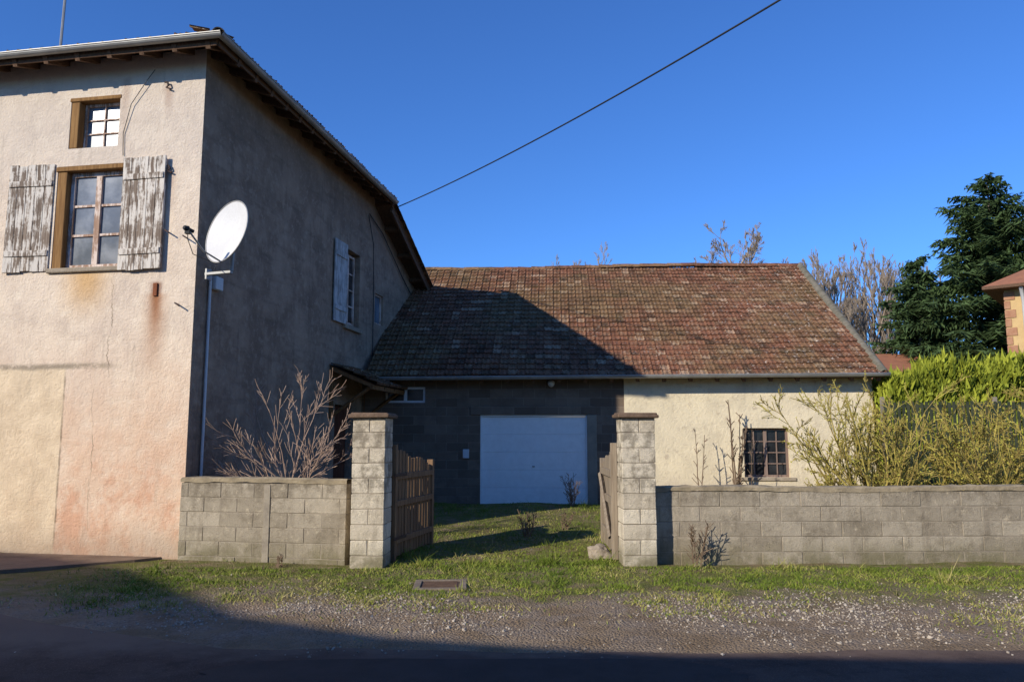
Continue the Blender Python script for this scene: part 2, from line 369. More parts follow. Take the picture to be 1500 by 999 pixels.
# ------------------------------------------------------------------ windows
def window(parent,P,w,h,cols,rows,fmat,gmat,depth=0.0,fw=0.06,bar=0.03,label=None,mull=True,name='window'):
    e=bpy.data.objects.new(name,None); COL.objects.link(e); e.parent=parent; e.location=P(0,0,0)
    o=Vector(P(0,0,0)); U=(Vector(P(1,0,0))-o); I=(Vector(P(0,0,1))-o); R=Matrix((U,I,Vector((0,0,1)))).transposed()
    f=MB()
    def b(a0,a1,z0,z1,d0,d1):
        f.box(R@Vector(((a0+a1)/2,(d0+d1)/2,(z0+z1)/2)),(a1-a0,d1-d0,z1-z0),rot=R)
    b(0,fw,0,h,depth-0.03,depth+0.03); b(w-fw,w,0,h,depth-0.03,depth+0.03)
    b(fw,w-fw,0,fw,depth-0.031,depth+0.03); b(fw,w-fw,h-fw,h,depth-0.031,depth+0.03)
    if mull: b(w/2-fw*0.7,w/2+fw*0.7,fw,h-fw,depth-0.034,depth+0.03)
    for i in range(1,rows):
        z=fw+(h-2*fw)*i/rows; b(fw,w-fw,z-bar/2,z+bar/2,depth-0.02,depth+0.015)
    for i in range(1,cols):
        x=w*i/cols
        if mull and abs(x-w/2)<0.01: continue
        b(x-bar/2,x+bar/2,fw,h-fw,depth-0.022,depth+0.014)
    part('frame',f,fmat,e)
    g=MB(); g.face([R@Vector(q) for q in ((fw*.5,depth+0.005,fw*.5),(w-fw*.5,depth+0.005,fw*.5),(w-fw*.5,depth+0.005,h-fw*.5),(fw*.5,depth+0.005,h-fw*.5))])
    part('glass',g,gmat,e)
    if label:e['label']=label
    return e

# ================================================================== SETTING
rng=random.Random(4)
xs=[-400,-150,-60,-30,-18]+[-12+0.25*i for i in range(0,113)]+[20,30,60,150,400]
ys=[-400,-100,-30,-10,0,4]+[6+0.2*i for i in range(0,66)]+[22,30,60,150,400]
g=MB(); g.v=[(x,y,gz(x,y)) for y in ys for x in xs]; nx=len(xs)
for j in range(len(ys)-1):
    for i in range(nx-1):
        a=j*nx+i; g.f.append((a,a+1,a+nx+1,a+nx)); g.t.append(.5); g.m.append(0)
o=part('ground',g,M['ground'],smooth=True); lab(o,'earth and moss yard ground with gravel verge','ground','structure')
def redge(x):
    t=ss(0,1,max(0,min(1,(-1.5-x)/5.0))); return 6.45+1.7*t+0.12*fbm(x,3,1.1)+0.05*fbm(x,9,5)
r=MB(); n_=260; rx=[-400]+[-60+120*i/n_ for i in range(n_+1)]+[400]
for i,x in enumerate(rx):
    r.v+=[(x,-2.6,0.014),(x,2.0,0.03),(x,redge(x)-0.25,0.016),(x,redge(x),0.003)]
for i in range(len(rx)-1):
    for k in range(3):
        a=i*4+k; r.f.append((a,a+4,a+5,a+1)); r.t.append(.5); r.m.append(0)
o=part('road',r,M['road'],smooth=True); lab(o,'dark reddish asphalt village road','road','structure')
p=MB(); pts=[]
def roadz(y,x):
    e=redge(x)-0.25; return 0.03-(0.014)*(y-2)/(e-2)
for k in range(60):
    a=2*math.pi*k/60; pts.append((-0.3+1.9*math.copysign(abs(math.cos(a))**0.5,math.cos(a))+0.10*fbm(k*.7,1,1),5.55+0.62*math.copysign(abs(math.sin(a))**0.5,math.sin(a))+0.06*fbm(k*.7,4,1)))
pts=[(x,y,roadz(y,x)+0.004) for x,y in pts]
p.face(pts); o=part('road_patch',p,simple('fresh_asphalt',(0.05,0.037,0.03),(0.07,0.052,0.043),3,0.9,0.6,bs=90)); lab(o,'darker asphalt repair patch in the road','road','structure')

# ================================================================== HOUSE
HX,HY=-4.64,11.3
house=thing('old_house','tall beige rendered village house with peeling shutters and gutter','house',(HX,HY,0),-10)
mb=MB()
mb.panel((-9,0,0),(1,0,0),(0,1,0),9,7.56,[(9-2.42,9-1.25,4.18,5.84),(9-2.27,9-1.42,6.12,6.94)],0.22,z0=-0.2)
part('front_wall',mb,M['facade'],house)
YB=7.45; SB=0.42; ZB=7.32
mb=MB()
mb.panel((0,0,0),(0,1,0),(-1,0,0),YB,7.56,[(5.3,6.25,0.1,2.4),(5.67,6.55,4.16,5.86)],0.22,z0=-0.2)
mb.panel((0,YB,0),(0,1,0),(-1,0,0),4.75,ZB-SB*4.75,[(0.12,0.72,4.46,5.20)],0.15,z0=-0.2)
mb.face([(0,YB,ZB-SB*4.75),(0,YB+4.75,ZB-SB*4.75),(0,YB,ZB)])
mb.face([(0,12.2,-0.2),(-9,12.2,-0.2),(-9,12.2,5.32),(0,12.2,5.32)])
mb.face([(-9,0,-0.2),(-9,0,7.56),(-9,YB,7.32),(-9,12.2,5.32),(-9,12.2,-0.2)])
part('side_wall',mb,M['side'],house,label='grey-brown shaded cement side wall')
E=0.45; ze=7.42; y1=YB+0.15; hp=math.tan(rad(21)); hw=(y1+E)/2
mb=MB()
A=(-9-E,-E,ze);B=(E,-E,ze);C=(E,y1,ze);D=(-9-E,y1,ze);R1=(-9-E+hw,hw-E,ze+hw*hp);R2=(E-hw,hw-E,ze+hw*hp)
th=Vector((0,0,0.07))
for f in ([A,B,R2,R1],[B,C,R2],[C,D,R1,R2],[D,A,R1]):
    mb.face([Vector(q)+th for q in f]); mb.face([Vector(q) for q in f][::-1],mi=1)
for a,b in ((A,B),(B,C),(C,D),(D,A)):
    mb.face([Vector(a),Vector(b),Vector(b)+th,Vector(a)+th],mi=1)
q=[(-9.4,YB,ZB),(E-0.02,YB,ZB),(E-0.02,12.6,ZB-SB*(12.6-YB)),(-9.4,12.6,ZB-SB*(12.6-YB))]
mb.face([Vector(a)+th for a in q]); mb.face([Vector(a) for a in q][::-1],mi=1)
for k in range(4):
    a,b=q[k],q[(k+1)%4]; mb.face([Vector(a),Vector(b),Vector(b)+th,Vector(a)+th],mi=1)
part('roof',mb,[M['tile'],M['rafter']],house)
mb=MB(); rr=random.Random(8)
cs,sn=math.cos(rad(21)),math.sin(rad(21))
tiles(mb,lambda a,b,h:(-9.4+a,-E-0.04+b*cs-h*sn,ze+0.075+b*sn+h*cs),9.8,0.6,0.2,0.3,rr)
tiles(mb,lambda a,b,h:(E+0.04-b*cs+h*sn,-0.4+a,ze+0.075+b*sn+h*cs),7.9,0.6,0.2,0.3,rr)
for k in range(9):
    t0,t1=k*0.36/hw/1.4,(k+1.12)*0.36/hw/1.4
    p0=Vector(B).lerp(Vector(R2),t0)+Vector((0.02,-0.02,0.08)); p1=Vector(B).lerp(Vector(R2),t1)+Vector((0,0,0.06))
    mb.halfpipe(p0,p1,0.10,(0,0,1),tone=rr.random(),r1=0.09)
for k in range(14):
    y0=YB+0.05+k*0.34; zf=lambda y:ZB-(y-YB)*SB
    mb.halfpipe((E,y0+0.36,zf(y0+0.36)+0.07),(E,y0,zf(y0)+0.09),0.08,(0,0,1),tone=rr.random())
part('eave_tiles',mb,M['tile'],house)
mb=MB()
R=Matrix.Rotation(rad(21),3,'X')
for k in range(18):
    x=-8.8+k*0.535; mb.box((x,-0.20,ze-0.06+0.25*hp),(0.075,0.56,0.11),rot=R,tone=rng.random())
R=Matrix.Rotation(rad(21),3,'Y')
for k in range(14):
    y=0.15+k*0.535; mb.box((0.20,y,ze-0.06+0.25*hp),(0.56,0.075,0.11),rot=R,tone=rng.random())
R=Matrix.Rotation(-math.atan(SB),3,'X')
mb.box((0.40,10.0,ZB-(10.0-YB)*SB-0.07),(0.05,5.4,0.13),rot=R)
for k in range(4): mb.box((0.20,8.2+k*1.05,ZB-(0.75+k*1.05)*SB-0.07),(0.40,0.1,0.1),rot=R)
mb.bx((-9.4,-E-0.005,ze-0.08),(0.43,-E+0.02,ze+0.03)); mb.bx((E-0.02,-E+0.03,ze-0.08),(E+0.005,y1,ze+0.03))
part('rafters',mb,M['rafter'],house)
def gutter(mb,a,b,r=0.065):
    a=Vector(a);b=Vector(b);d=(b-a).normalized();s=d.cross(Vector((0,0,1)));n=9;i=len(mb.v)
    for rr_ in (r,r-0.008):
        for p in (a,b):
            for j in range(n):
                t=math.pi+math.pi*j/(n-1); mb.v.append(tuple(p+s*math.cos(t)*rr_+Vector((0,0,1))*math.sin(t)*rr_))
    for off in (0,2*n):
        for j in range(n-1):
            mb.f.append((i+off+j,i+off+j+1,i+off+n+j+1,i+off+n+j)); mb.t.append(.5); mb.m.append(0)
    mb.tube([a+s*r,b+s*r],0.012,6); mb.tube([a-s*r,b-s*r],0.008,6)
mb=MB(); gutter(mb,(-9.5,-E-0.085,ze+0.03),(E+0.12,-E-0.085,ze+0.05)); gutter(mb,(E+0.085,-E-0.12,ze+0.05),(E+0.085,YB,ze-0.02))
part('gutter',mb,M['zinc'],house)
ochre=wood_mat('ochre_timber',(0.20,0.10,0.035),(0.36,0.20,0.075),'z')
window(house,lambda a,z,d:(-2.25+a,d,4.235+z),0.97,1.52,2,3,M['winframe'],M['glass'],0.13,0.065,0.035,'two-leaf window with peeling pinkish frame')
mb=MB()
mb.bx((-2.415,0.004,4.235),(-2.255,0.19,5.755)); mb.bx((-1.278,0.0,4.235),(-1.235,0.19,5.755)); mb.bx((-2.44,-0.02,5.758),(-1.22,0.2,5.83))
part('window_lining',mb,ochre,house,bevel=0.008)
mb=MB(); mb.bx((-2.47,-0.05,4.16),(-1.2,0.21,4.232)); part('window_sill',mb,M['stone'],house,bevel=0.012)
window(house,lambda a,z,d:(-2.12+a,d,6.13+z),0.69,0.745,2,3,M['winframe'],M['glassp'],0.16,0.04,0.018,'small attic window with sky reflection coloured into the panes',mull=False)
mb=MB()
mb.bx((-2.268,0.006,6.13),(-2.125,0.20,6.875)); mb.bx((-2.29,-0.01,6.878),(-1.40,0.20,6.94))
part('window_lining',mb,ochre,house,bevel=0.008)
def shutter(x0,x1,z0,z1,yaw=0):
    mb=MB(); n=5; w=(x1-x0)/n
    for i in range(n):
        dz=rng.uniform(-0.012,0.012); mb.bx((i*w+0.003,-0.032,dz),((i+1)*w-0.003,-0.004,z1-z0+rng.uniform(-0.012,0.012)),tone=rng.random(),jit=0.002,rng=rng)
    for zz in (0.28,z1-z0-0.30): mb.bx((0.02,-0.050,zz-0.045),(x1-x0-0.02,-0.030,zz+0.045),tone=0.6)
    mb.bx((0.0,-0.003,0.03),(x1-x0,0.006,z1-z0-0.03),tone=1)
    part('shutter',mb,M['shutter'],house,bevel=0.003,loc=(x0,-0.03,z0),rot=(0,0,rad(yaw)),label='weathered plank shutter with peeling paint')
shutter(-1.25,-0.53,4.15,5.88,-2); shutter(-3.22,-2.46,4.20,5.88,3)
window(house,lambda a,z,d:(-d,5.72+a,4.22+z),0.78,1.58,2,4,M['winframe'],M['glassd'],0.14,0.05,0.03,'tall dark side window')
mb=MB(); n=4; w=0.17
for i in range(n): mb.bx((0.03,4.98+i*w+0.004,4.14),(0.062,4.98+(i+1)*w-0.004,5.9),tone=rng.random()*0.4)
for zz in (4.44,5.6): mb.bx((0.06,5.01,zz-0.05),(0.085,5.63,zz+0.05),tone=0)
part('shutter',mb,M['bluesh'],house,bevel=0.004,label='pale blue-grey plank shutter')
mb=MB(); mb.bx((-0.2,5.6,4.06),(0.07,6.62,4.155)); part('window_sill',mb,M['stone'],house,bevel=0.008)
window(house,lambda a,z,d:(-d,YB+0.12+a,4.46+z),0.6,0.74,1,1,M['winframe'],M['glassp'],0.08,0.04,0.03,'narrow window with sky-tinted pane',mull=False)
mb=MB()
for i in range(6): mb.bx((-0.16,5.32+i*0.152,0.12),(-0.12,5.32+i*0.152+0.146,2.38),tone=rng.random())
mb.bx((-0.12,5.3,1.15),(-0.10,6.24,1.25)); part('door',mb,M['door'],house,bevel=0.004,label='dark reddish plank door')
mb=MB(); ang=math.atan2(0.42,1.0); cc,s_=math.cos(ang),math.sin(ang)
tiles(mb,lambda a,b,h:(1.0-b*cc+h*s_,4.95+a,2.80+b*s_+h*cc),2.05,1.06,0.2,0.27,rr)
mb.face([(1.0,4.95,2.78),(1.0,7.0,2.78),(0.003,7.0,3.2),(0.003,4.95,3.2)],mi=1)
part('porch_roof',mb,[M['tile'],M['rafter']],house,label='small lean-to tiled porch roof over the door')
mb=MB(); R=Matrix.Rotation(ang,3,'Y')
for y in (5.0,5.65,6.3,6.93): mb.box((0.5,y,2.93),(1.05,0.07,0.08),rot=R)
mb.bx((0.90,4.93,2.68),(0.97,7.0,2.775))
for y in (5.02,6.9):
    mb.bx((0.002,y-0.04,2.1),(0.07,y+0.04,3.1)); mb.tube([(0.05,y,2.15),(0.86,y,2.72)],0.04,4)
part('porch_bracket',mb,M['beam'],house,bevel=0.004)
mb=MB(); mb.tube([(0.035,0.34,0.2),(0.035,0.34,4.10),(0.035,0.30,4.2)],0.022,8)
part('conduit_pipe',mb,M['pvc'],house,smooth=True)
mb=MB(); mb.bx((0.003,0.42,3.92),(0.09,0.62,4.12)); part('junction_box',mb,M['pvc'],house,bevel=0.01)
for pts,rd in (([(0.03,7.0,7.0),(0.05,7.9,6.75),(0.04,9.5,6.0),(0.05,11.2,5.3)],0.012),([(0.03,6.95,6.95),(0.04,7.3,6.3),(0.03,7.40,5.2),(0.03,7.42,2.8)],0.010),
    ([(-1.30,-0.02,5.95),(-1.32,-0.02,6.3),(-1.2,-0.04,6.75),(-0.95,-0.05,7.1),(-0.8,-0.08,7.25)],0.006)):
    mb=MB(); mb.tube(pts,rd,5); part('service_cable',mb,M['wire'],house)
for x,z in ((-0.50,5.68),(-0.6,7.0)):
    mb=MB(); mb.tube([(x-0.06,-0.03,z+0.06),(x,-0.045,z+0.05),(x+0.02,-0.045,z),(x-0.02,-0.045,z-0.03),(x+0.05,-0.04,z-0.06)],0.014,5); part('wall_anchor',mb,M['iron'],house)
for x,z in ((-0.48,4.72),(-0.25,3.62),(-0.18,4.62)):
    mb=MB(); mb.tube([(x,0,z),(x,-0.09,z+0.01),(x+0.08,-0.10,z-0.04)],0.012,5); part('iron_hook',mb,M['iron'],house)
mb=MB(); mb.bx((-0.66,-0.025,3.76),(-0.60,-0.0,3.95)); part('rusty_plate',mb,simple('rust',(0.28,0.09,0.035),(0.17,0.06,0.03),9,0.9,0.4),house)
mb=MB(); mb.tube([(-2.95,0.45,7.55),(-2.90,0.45,9.9)],0.022,6); mb.tube([(-3.5,0.3,9.5),(-2.3,0.6,9.5)],0.012,5)
for k in range(7):
    c=Vector((-3.4+k*0.17,0.325+k*0.0425,9.5)); mb.tube([c+Vector((0.06,-0.25,0)),c+Vector((-0.06,0.25,0))],0.007,4)
part('roof_aerial',mb,M['zinc'],house)
mb=MB()
loc=Matrix.Translation((HX,HY,0))@Matrix.Rotation(rad(-10),4,'Z')
pp=[(-14,-3.0),(-3.6,-2.9),(-3.0,-2.6),(-2.5,-2.0),(-1.6,-1.35),(-0.9,-0.7),(-0.5,-0.3),(-0.3,-0.01),(-14,-0.01)]
top=[loc@Vector((a,b,0.022)) for a,b in pp]; bot=[loc@Vector((a,b,-0.05)) for a,b in pp]
mb.face(top)
for k in range(len(pp)): mb.face([bot[k],bot[(k+1)%len(pp)],top[(k+1)%len(pp)],top[k]])
o=part('pavement',mb,simple('pavement_surface',(0.20,0.135,0.09),(0.32,0.22,0.145),2,0.95,0.8,0.02,bs=50)); lab(o,'worn earth and asphalt apron along the house front','pavement','structure')

# ================================================================== SATELLITE DISH
dish=thing('satellite_dish','white satellite dish on a corner bracket of the house','satellite dish',(-4.09,11.02,4.62))
dn=Vector((-0.56,-0.80,0.20)).normalized()
q=dn.to_track_quat('Z','Y').to_matrix()
mb=MB(); RR=0.46; nr_,na=9,40
for off in (0.0,-0.012):
    base=len(mb.v)
    for i in range(nr_+1):
        r_=RR*i/nr_
        for j in range(na):
            a=2*math.pi*j/na; mb.v.append(tuple(q@Vector((r_*math.cos(a),r_*1.04*math.sin(a),0.42*r_*r_-0.06+off))))
    for i in range(nr_):
        for j in range(na):
            a=base+i*na+j;b=base+i*na+(j+1)%na; mb.f.append((a,b,b+na,a+na)); mb.t.append(.5); mb.m.append(0)
part('reflector',mb,M['white'],dish,smooth=True)
mb=MB()
mb.tube([q@Vector((RR*math.cos(2*math.pi*j/na),RR*1.04*math.sin(2*math.pi*j/na),0.42*RR*RR-0.065)) for j in range(na+1)],0.011,6)
part('rim',mb,M['zinc'],dish,smooth=True)
down=q.inverted()@Vector((0,0,-1)); down.z=0; down.normalize()
lnb=q@(down*0.22+Vector((0,0,0.60))); foot=q@(down*0.46)
mb=MB(); mb.tube([foot,q@(down*0.42+Vector((0,0,0.3))),lnb],0.013,6); mb.tube([q@Vector((0,0,-0.07)),q@Vector((0,0,-0.16)),(0.06,0.08,-0.2),(0.05,0.07,-0.55)],0.028,8)
part('arm',mb,M['zinc'],dish,smooth=True)
mb=MB(); d=(q@Vector((0,0,-1))); mb.tube([lnb+d*-0.06,lnb,lnb+d*0.02,lnb+d*0.09],[0.03,0.045,0.028,0.024],10,cap=True); mb.bx(lnb+Vector((-0.03,-0.03,-0.07)),lnb+Vector((0.03,0.03,-0.02)))
part('receiver',mb,M['black'],dish)
mb=MB(); mb.box((-0.16,0.14,-0.57),(0.46,0.06,0.04),rot=Matrix.Rotation(rad(-20),3,'Z')); mb.box((-0.35,0.25,-0.57),(0.03,0.14,0.16),rot=Matrix.Rotation(rad(-10),3,'Z'))
part('bracket',mb,M['zinc'],dish,bevel=0.004)
mb=MB(); mb.tube([lnb,lnb+Vector((0.0,0.02,-0.14)),lnb+Vector((0.0,0.22,-0.30)),(-0.25,0.3,-0.4),(-0.36,0.35,-0.6)],0.006,5)
part('cable',mb,M['wire'],dish)

# ================================================================== BARN
BX,BY=8.0,17.45
barn=thing('stone_barn','long low barn with mossy tiled roof and white garage door','barn',(BX,BY,0),-3)
wx=-5.48; BL=-11.9
mb=MB(); mb.panel((BL,0,0),(1,0,0),(0,1,0),wx-BL,3.25,[(-8.73-BL,-6.32-BL,0.2,2.22),(-10.92-BL,-10.0-BL,2.50,2.86)],0.2,z0=-0.2)
part('block_wall',mb,M['blockw'],barn,label='unrendered grey concrete block front wall')
mb=MB(); mb.panel((wx,-0.02,0),(1,0,0),(0,1,0),-wx,3.25,[(-2.86-wx,-1.86-wx,0.84,1.92)],0.24,z0=-0.2)
mb.face([(wx,-0.02,-0.2),(wx,0.1,-0.2),(wx,0.1,3.25),(wx,-0.02,3.25)])
mb.face([(0,-0.02,-0.2),(0,10.0,-0.2),(0,10.0,3.2),(0,5.02,6.62),(0,-0.02,3.2)])
mb.face([(BL,10.0,-0.2),(0,10.0,-0.2),(0,10.0,3.2),(BL,10.0,3.2)])
part('plaster_wall',mb,M['barnp'],barn,label='cream rendered wall section')
RS=3.60; zb=3.07; sl=math.atan2(RS,5.4); bc,bs=math.cos(sl),math.sin(sl); SL=math.hypot(5.4,RS)
W=11.45; x0=-11.3
mb=MB(); dz=Vector((0,0,-0.07))
F=[(x0,-0.38,zb),(0.15,-0.38,zb),(0.15,5.02,zb+RS),(x0,5.02,zb+RS)]; Bk=[(x0,5.02,zb+RS),(0.15,5.02,zb+RS),(0.15,10.42,zb),(x0,10.42,zb)]
for f in (F,Bk):
    mb.face(f); mb.face([Vector(a)+dz for a in f][::-1],mi=1)
    for k in range(4):
        a,b=Vector(f[k]),Vector(f[(k+1)%4]); mb.face([a,b,b+dz,a+dz],mi=1)
tiles(mb,lambda a,b,h:(x0+a,-0.38+b*bc-h*bs,zb+0.01+b*bs+h*bc),W,SL,0.20,0.245,random.Random(2))
part('roof',mb,[M['tile'],M['rafter']],barn)
mb=MB(); r3=random.Random(5); x=x0
while x<0.15:
    L=0.40; sagz=-0.03*math.sin((x-x0)/W*math.pi*2.3)
    mb.halfpipe((x,5.02,zb+RS+0.01+sagz),(min(x+L+0.04,0.2),5.02,zb+RS+0.01+sagz+r3.uniform(-.012,.02)),0.115,(0,0,1),tone=r3.uniform(0.1,0.8),r1=0.10); x+=L
part('ridge_tiles',mb,M['tile'],barn,smooth=True)
mb=MB()
for k in range(19):
    b0=k*0.342-0.03; b1=b0+0.38
    mb.halfpipe((0.13,-0.38+b0*bc,zb+0.035+b0*bs),(0.13,-0.38+b1*bc,zb+0.02+b1*bs),0.10,(0,-bs,bc),tone=r3.uniform(0,0.6))
part('verge_tiles',mb,simple('mossy_verge',(0.14,0.13,0.09),(0.24,0.21,0.16),5,0.95,0.5),barn,smooth=True)
mb=MB(); gutter(mb,(x0+0.25,-0.48,zb-0.03),(0.2,-0.48,zb+0.02),0.07); part('gutter',mb,M['zinc'],barn)
for k in range(20):
    mb=MB(); mb.box((x0+0.3+k*0.58,-0.17,zb+0.04),(0.08,0.5,0.10),rot=Matrix.Rotation(sl,3,'X'),tone=rng.random()); part('rafter',mb,M['rafter'],barn)
gd=bpy.data.objects.new('garage_door',None); COL.objects.link(gd); gd.parent=barn; gd.location=(-8.73,0.06,0.2); gd['label']='white sectional garage door'
mb=MB(); nh=5
for i in range(nh): mb.bx((0.03,0,i*0.396+0.001),(2.38,0.04,(i+1)*0.396-0.001))
part('panel',mb,M['gdoor'],gd,bevel=0.003)
mb=MB(); mb.bx((-0.01,-0.045,0),(0.03,0.06,2.02)); mb.bx((2.38,-0.045,0),(2.42,0.06,2.02)); mb.bx((0.03,-0.045,1.985),(2.38,0.06,2.03)); part('frame',mb,M['gdoor'],gd)
mb=MB(); mb.bx((1.17,-0.02,0.85),(1.23,0.0,0.88)); part('handle',mb,M['zinc'],gd,bevel=0.004)
mb=MB(); mb.bx((-8.95,-0.035,2.222),(-6.1,0.1,2.42)); part('lintel',mb,M['blockw'],barn,bevel=0.006)
mb=MB(); mb.bx((-6.32,-0.03,0.1),(-6.10,0.1,2.22)); part('door_post',mb,M['conc'],barn,bevel=0.006)
mb=MB(); mb.tube([(-7.12,-0.002,2.93),(-7.12,-0.10,2.93),(-7.12,-0.16,2.90)],[0.05,0.08,0.07],10,cap=True); part('wall_lamp',mb,M['white'],barn,smooth=True)
window(barn,lambda a,z,d:(-2.86+a,d,0.84+z),1.0,1.08,4,4,wood_mat('brown_grey_frame',(0.22,0.15,0.12),(0.34,0.25,0.20),'z'),M['glassd'],0.12,0.05,0.022,'barred barn window with dark panes')
mb=MB(); mb.bx((-2.98,-0.05,0.76),(-1.74,0.1,0.838)); part('window_sill',mb,M['stone'],barn,bevel=0.01)
window(barn,lambda a,z,d:(-10.92+a,d,2.5+z),0.92,0.36,2,1,M['white'],M['glassd'],0.06,0.05,0.04,'small high two-pane barn window')
mb=MB(); mb.bx((-9.12,-0.05,1.25),(-8.98,-0.002,1.45)); part('meter_box',mb,M['pvc'],barn,bevel=0.006)

# ================================================================== WALLS + PIERS
def block_wall(parent,L,H,T,bw,rng,ztop=0.09,seed=0,gap=0.004):
    mb=MB(); nrow=int(round((H-ztop+0.10)/0.2)); z=H-ztop-nrow*0.2
    for r_ in range(nrow):
        off=(bw/2 if r_%2 else 0)+seed; x=-off
        while x<L:
            a=max(0,x)+gap;b=min(L,x+bw)-gap
            if b-a>0.03:
                yo=rng.uniform(-0.004,0.004)
                mb.bx((a,yo,z+r_*0.2+gap),(b,T+yo,z+(r_+1)*0.2-gap),tone=rng.random(),jit=0.003,rng=rng)
            x+=bw
    part('blocks',mb,M['block'],parent,bevel=0.005)
    m=MB(); m.bx((0.01,0.007,-0.15),(L-0.01,T-0.007,H-ztop-0.002)); part('mortar',m,M['mortar'],parent)
    c=MB(); n=int(L/0.12)
    pr=[(-0.008,0),(-0.010,ztop*0.8),(0.02,ztop),(T-0.02,ztop),(T+0.012,ztop*0.8),(T+0.012,0)]
    for k in range(n+1):
        x=L*k/n
        for (yy,zz) in pr: c.v.append((x,yy+rng.uniform(-.004,.004),H-ztop+zz+rng.uniform(-.010,.010)+0.010*math.sin(x*1.7)))
    for k in range(n):
        for j in range(5):
            a=k*6+j; c.f.append((a,a+6,a+7,a+1)); c.t.append(.5); c.m.append(0)
    c.f.append(tuple(range(6))); c.t.append(.5);c.m.append(0)
    part('coping',c,M['cap'],parent)
w1=thing('garden_wall','low grey concrete block wall between house and gate pier','wall',(HX+0.02*0.985-0.174*0.06-0.04,HY-0.06*0.985,0),-10,'low block walls fronting the yard')
block_wall(w1,2.47,1.13,0.2,0.5,rng,0.07,0.13)
m=MB(); m.bx((1.27,-0.012,0.0),(1.36,0.0,1.04)); part('mortar_strip',m,M['mortar'],w1)
w2=thing('garden_wall','long low grey concrete block wall with mossy coping','wall',(1.915,10.80,0),1.2,'low block walls fronting the yard')
block_wall(w2,9.0,1.03,0.2,0.55,rng,0.07,0.2)
def pier(x,y,rz,label):
    e=thing('gate_pier',label,'gate pier',(x,y,0),rz,'gate piers')
    mb=MB(); W_=0.45; n=10
    for r_ in range(n):
        z=-0.05+r_*0.2
        def bb(a,b): mb.bx((a[0]+.004,a[1]+.004,z+.005),(b[0]-.004,b[1]-.004,z+.195),tone=rng.random(),jit=0.004,rng=rng)
        if r_%2: bb((0,0),(W_*0.52,W_)); bb((W_*0.52,0),(W_,W_))
        else: bb((0,0),(W_,W_*0.5)); bb((0,W_*0.5),(W_,W_))
    part('blocks',mb,M['pier'],e,bevel=0.006)
    mb=MB(); mb.bx((0.012,0.012,-0.1),(W_-0.012,W_-0.012,1.94)); part('mortar',mb,M['mortar'],e)
    mb=MB(); mb.bx((-0.055,-0.055,1.952),(W_+0.055,W_+0.055,1.995),jit=0.008,rng=rng); mb.bx((-0.03,-0.03,1.985),(W_+0.03,W_+0.03,2.02),jit=0.008,rng=rng)
    part('cap',mb,M['capdark'],e,bevel=0.01)
pier(-2.13,10.55,-4,'pale concrete block gate pier beside the garden wall'); pier(1.46,10.55,1,'pale concrete block gate pier at end of long wall')
def gate(x,y,rz,label,mat):
    e=thing('wooden_gate',label,'gate',(x,y,gz(x,y)),rz,'open timber gate leaves')
    mb=MB(); L=1.5; n=12; w=L/n
    for i in range(n):
        top=1.52-0.22*(i/n)+0.03*math.sin(i); mb.bx((i*w+0.012,-0.014,0.07),((i+1)*w-0.012,0.012,top),tone=rng.random(),jit=0.004,rng=rng)
    part('boards',mb,mat,e,bevel=0.004)
    mb=MB()
    for z in (0.25,0.75,1.12): mb.bx((0,0.013,z),(L,0.05,z+0.10),tone=0.4); mb.bx((0,-0.045,z),(L,-0.015,z+0.08),tone=0.3)
    mb.tube([(0.05,0.06,0.3),(L-0.06,0.06,1.12)],0.035,4)
    mb.bx((-0.06,-0.04,0.02),(0.0,0.05,1.6),tone=0.2); mb.bx((L,-0.045,0.03),(L+0.08,0.05,1.36),tone=0.2)
    part('frame',mb,mat,e,bevel=0.004)
    for z in (0.3,1.16):
        mb=MB(); mb.bx((-0.12,-0.055,z),(0.35,-0.047,z+0.04)); part('hinge',mb,M['iron'],e)
gate(-1.63,11.07,77,'open brown timber gate leaf hinged on the pier',M['gate']); gate(1.42,11.07,89,'open weathered grey timber gate leaf seen edge on',M['gateg'])
bm=bmesh.new(); bmesh.ops.create_icosphere(bm,subdivisions=3,radius=1)
for v in bm.verts:
    f=1+0.35*mn.fractal(v.co*1.2+Vector((3,0,0)),0.9,2,3); v.co=Vector((v.co.x*0.16,v.co.y*0.2,v.co.z*0.13))*f
me=bpy.data.meshes.new('stone'); bm.to_mesh(me); bm.free(); me.materials.append(M['stone'])
o=bpy.data.objects.new('stone',me); COL.objects.link(o); o.location=(1.22,11.25,0.08); lab(o,'grey boulder lying at the foot of the gate','stone')
dc=thing('drain_cover','rusty square drain cover in a concrete rim in the grass','drain cover',(-0.82,9.28,gz(-0.82,9.28)+0.0),3)
mb=MB()
mb.bx((-0.30,-0.30,-0.05),(0.30,-0.22,0.02)); mb.bx((-0.30,0.22,-0.05),(0.30,0.30,0.02)); mb.bx((-0.30,-0.218,-0.05),(-0.22,0.218,0.02)); mb.bx((0.22,-0.218,-0.05),(0.30,0.218,0.02))
part('rim',mb,simple('dark_concrete',(0.20,0.155,0.11),(0.30,0.235,0.17),6,0.95,0.6),dc,bevel=0.006)
mb=MB(); mb.bx((-0.215,-0.213,-0.04),(0.215,0.213,0.008))
for i in range(6): mb.bx((-0.19,-0.19+i*0.07,0.008),(0.19,-0.16+i*0.07,0.016))
part('grate',mb,simple('rust_plate',(0.10,0.06,0.04),(0.16,0.10,0.07),8,0.9,0.5),dc)

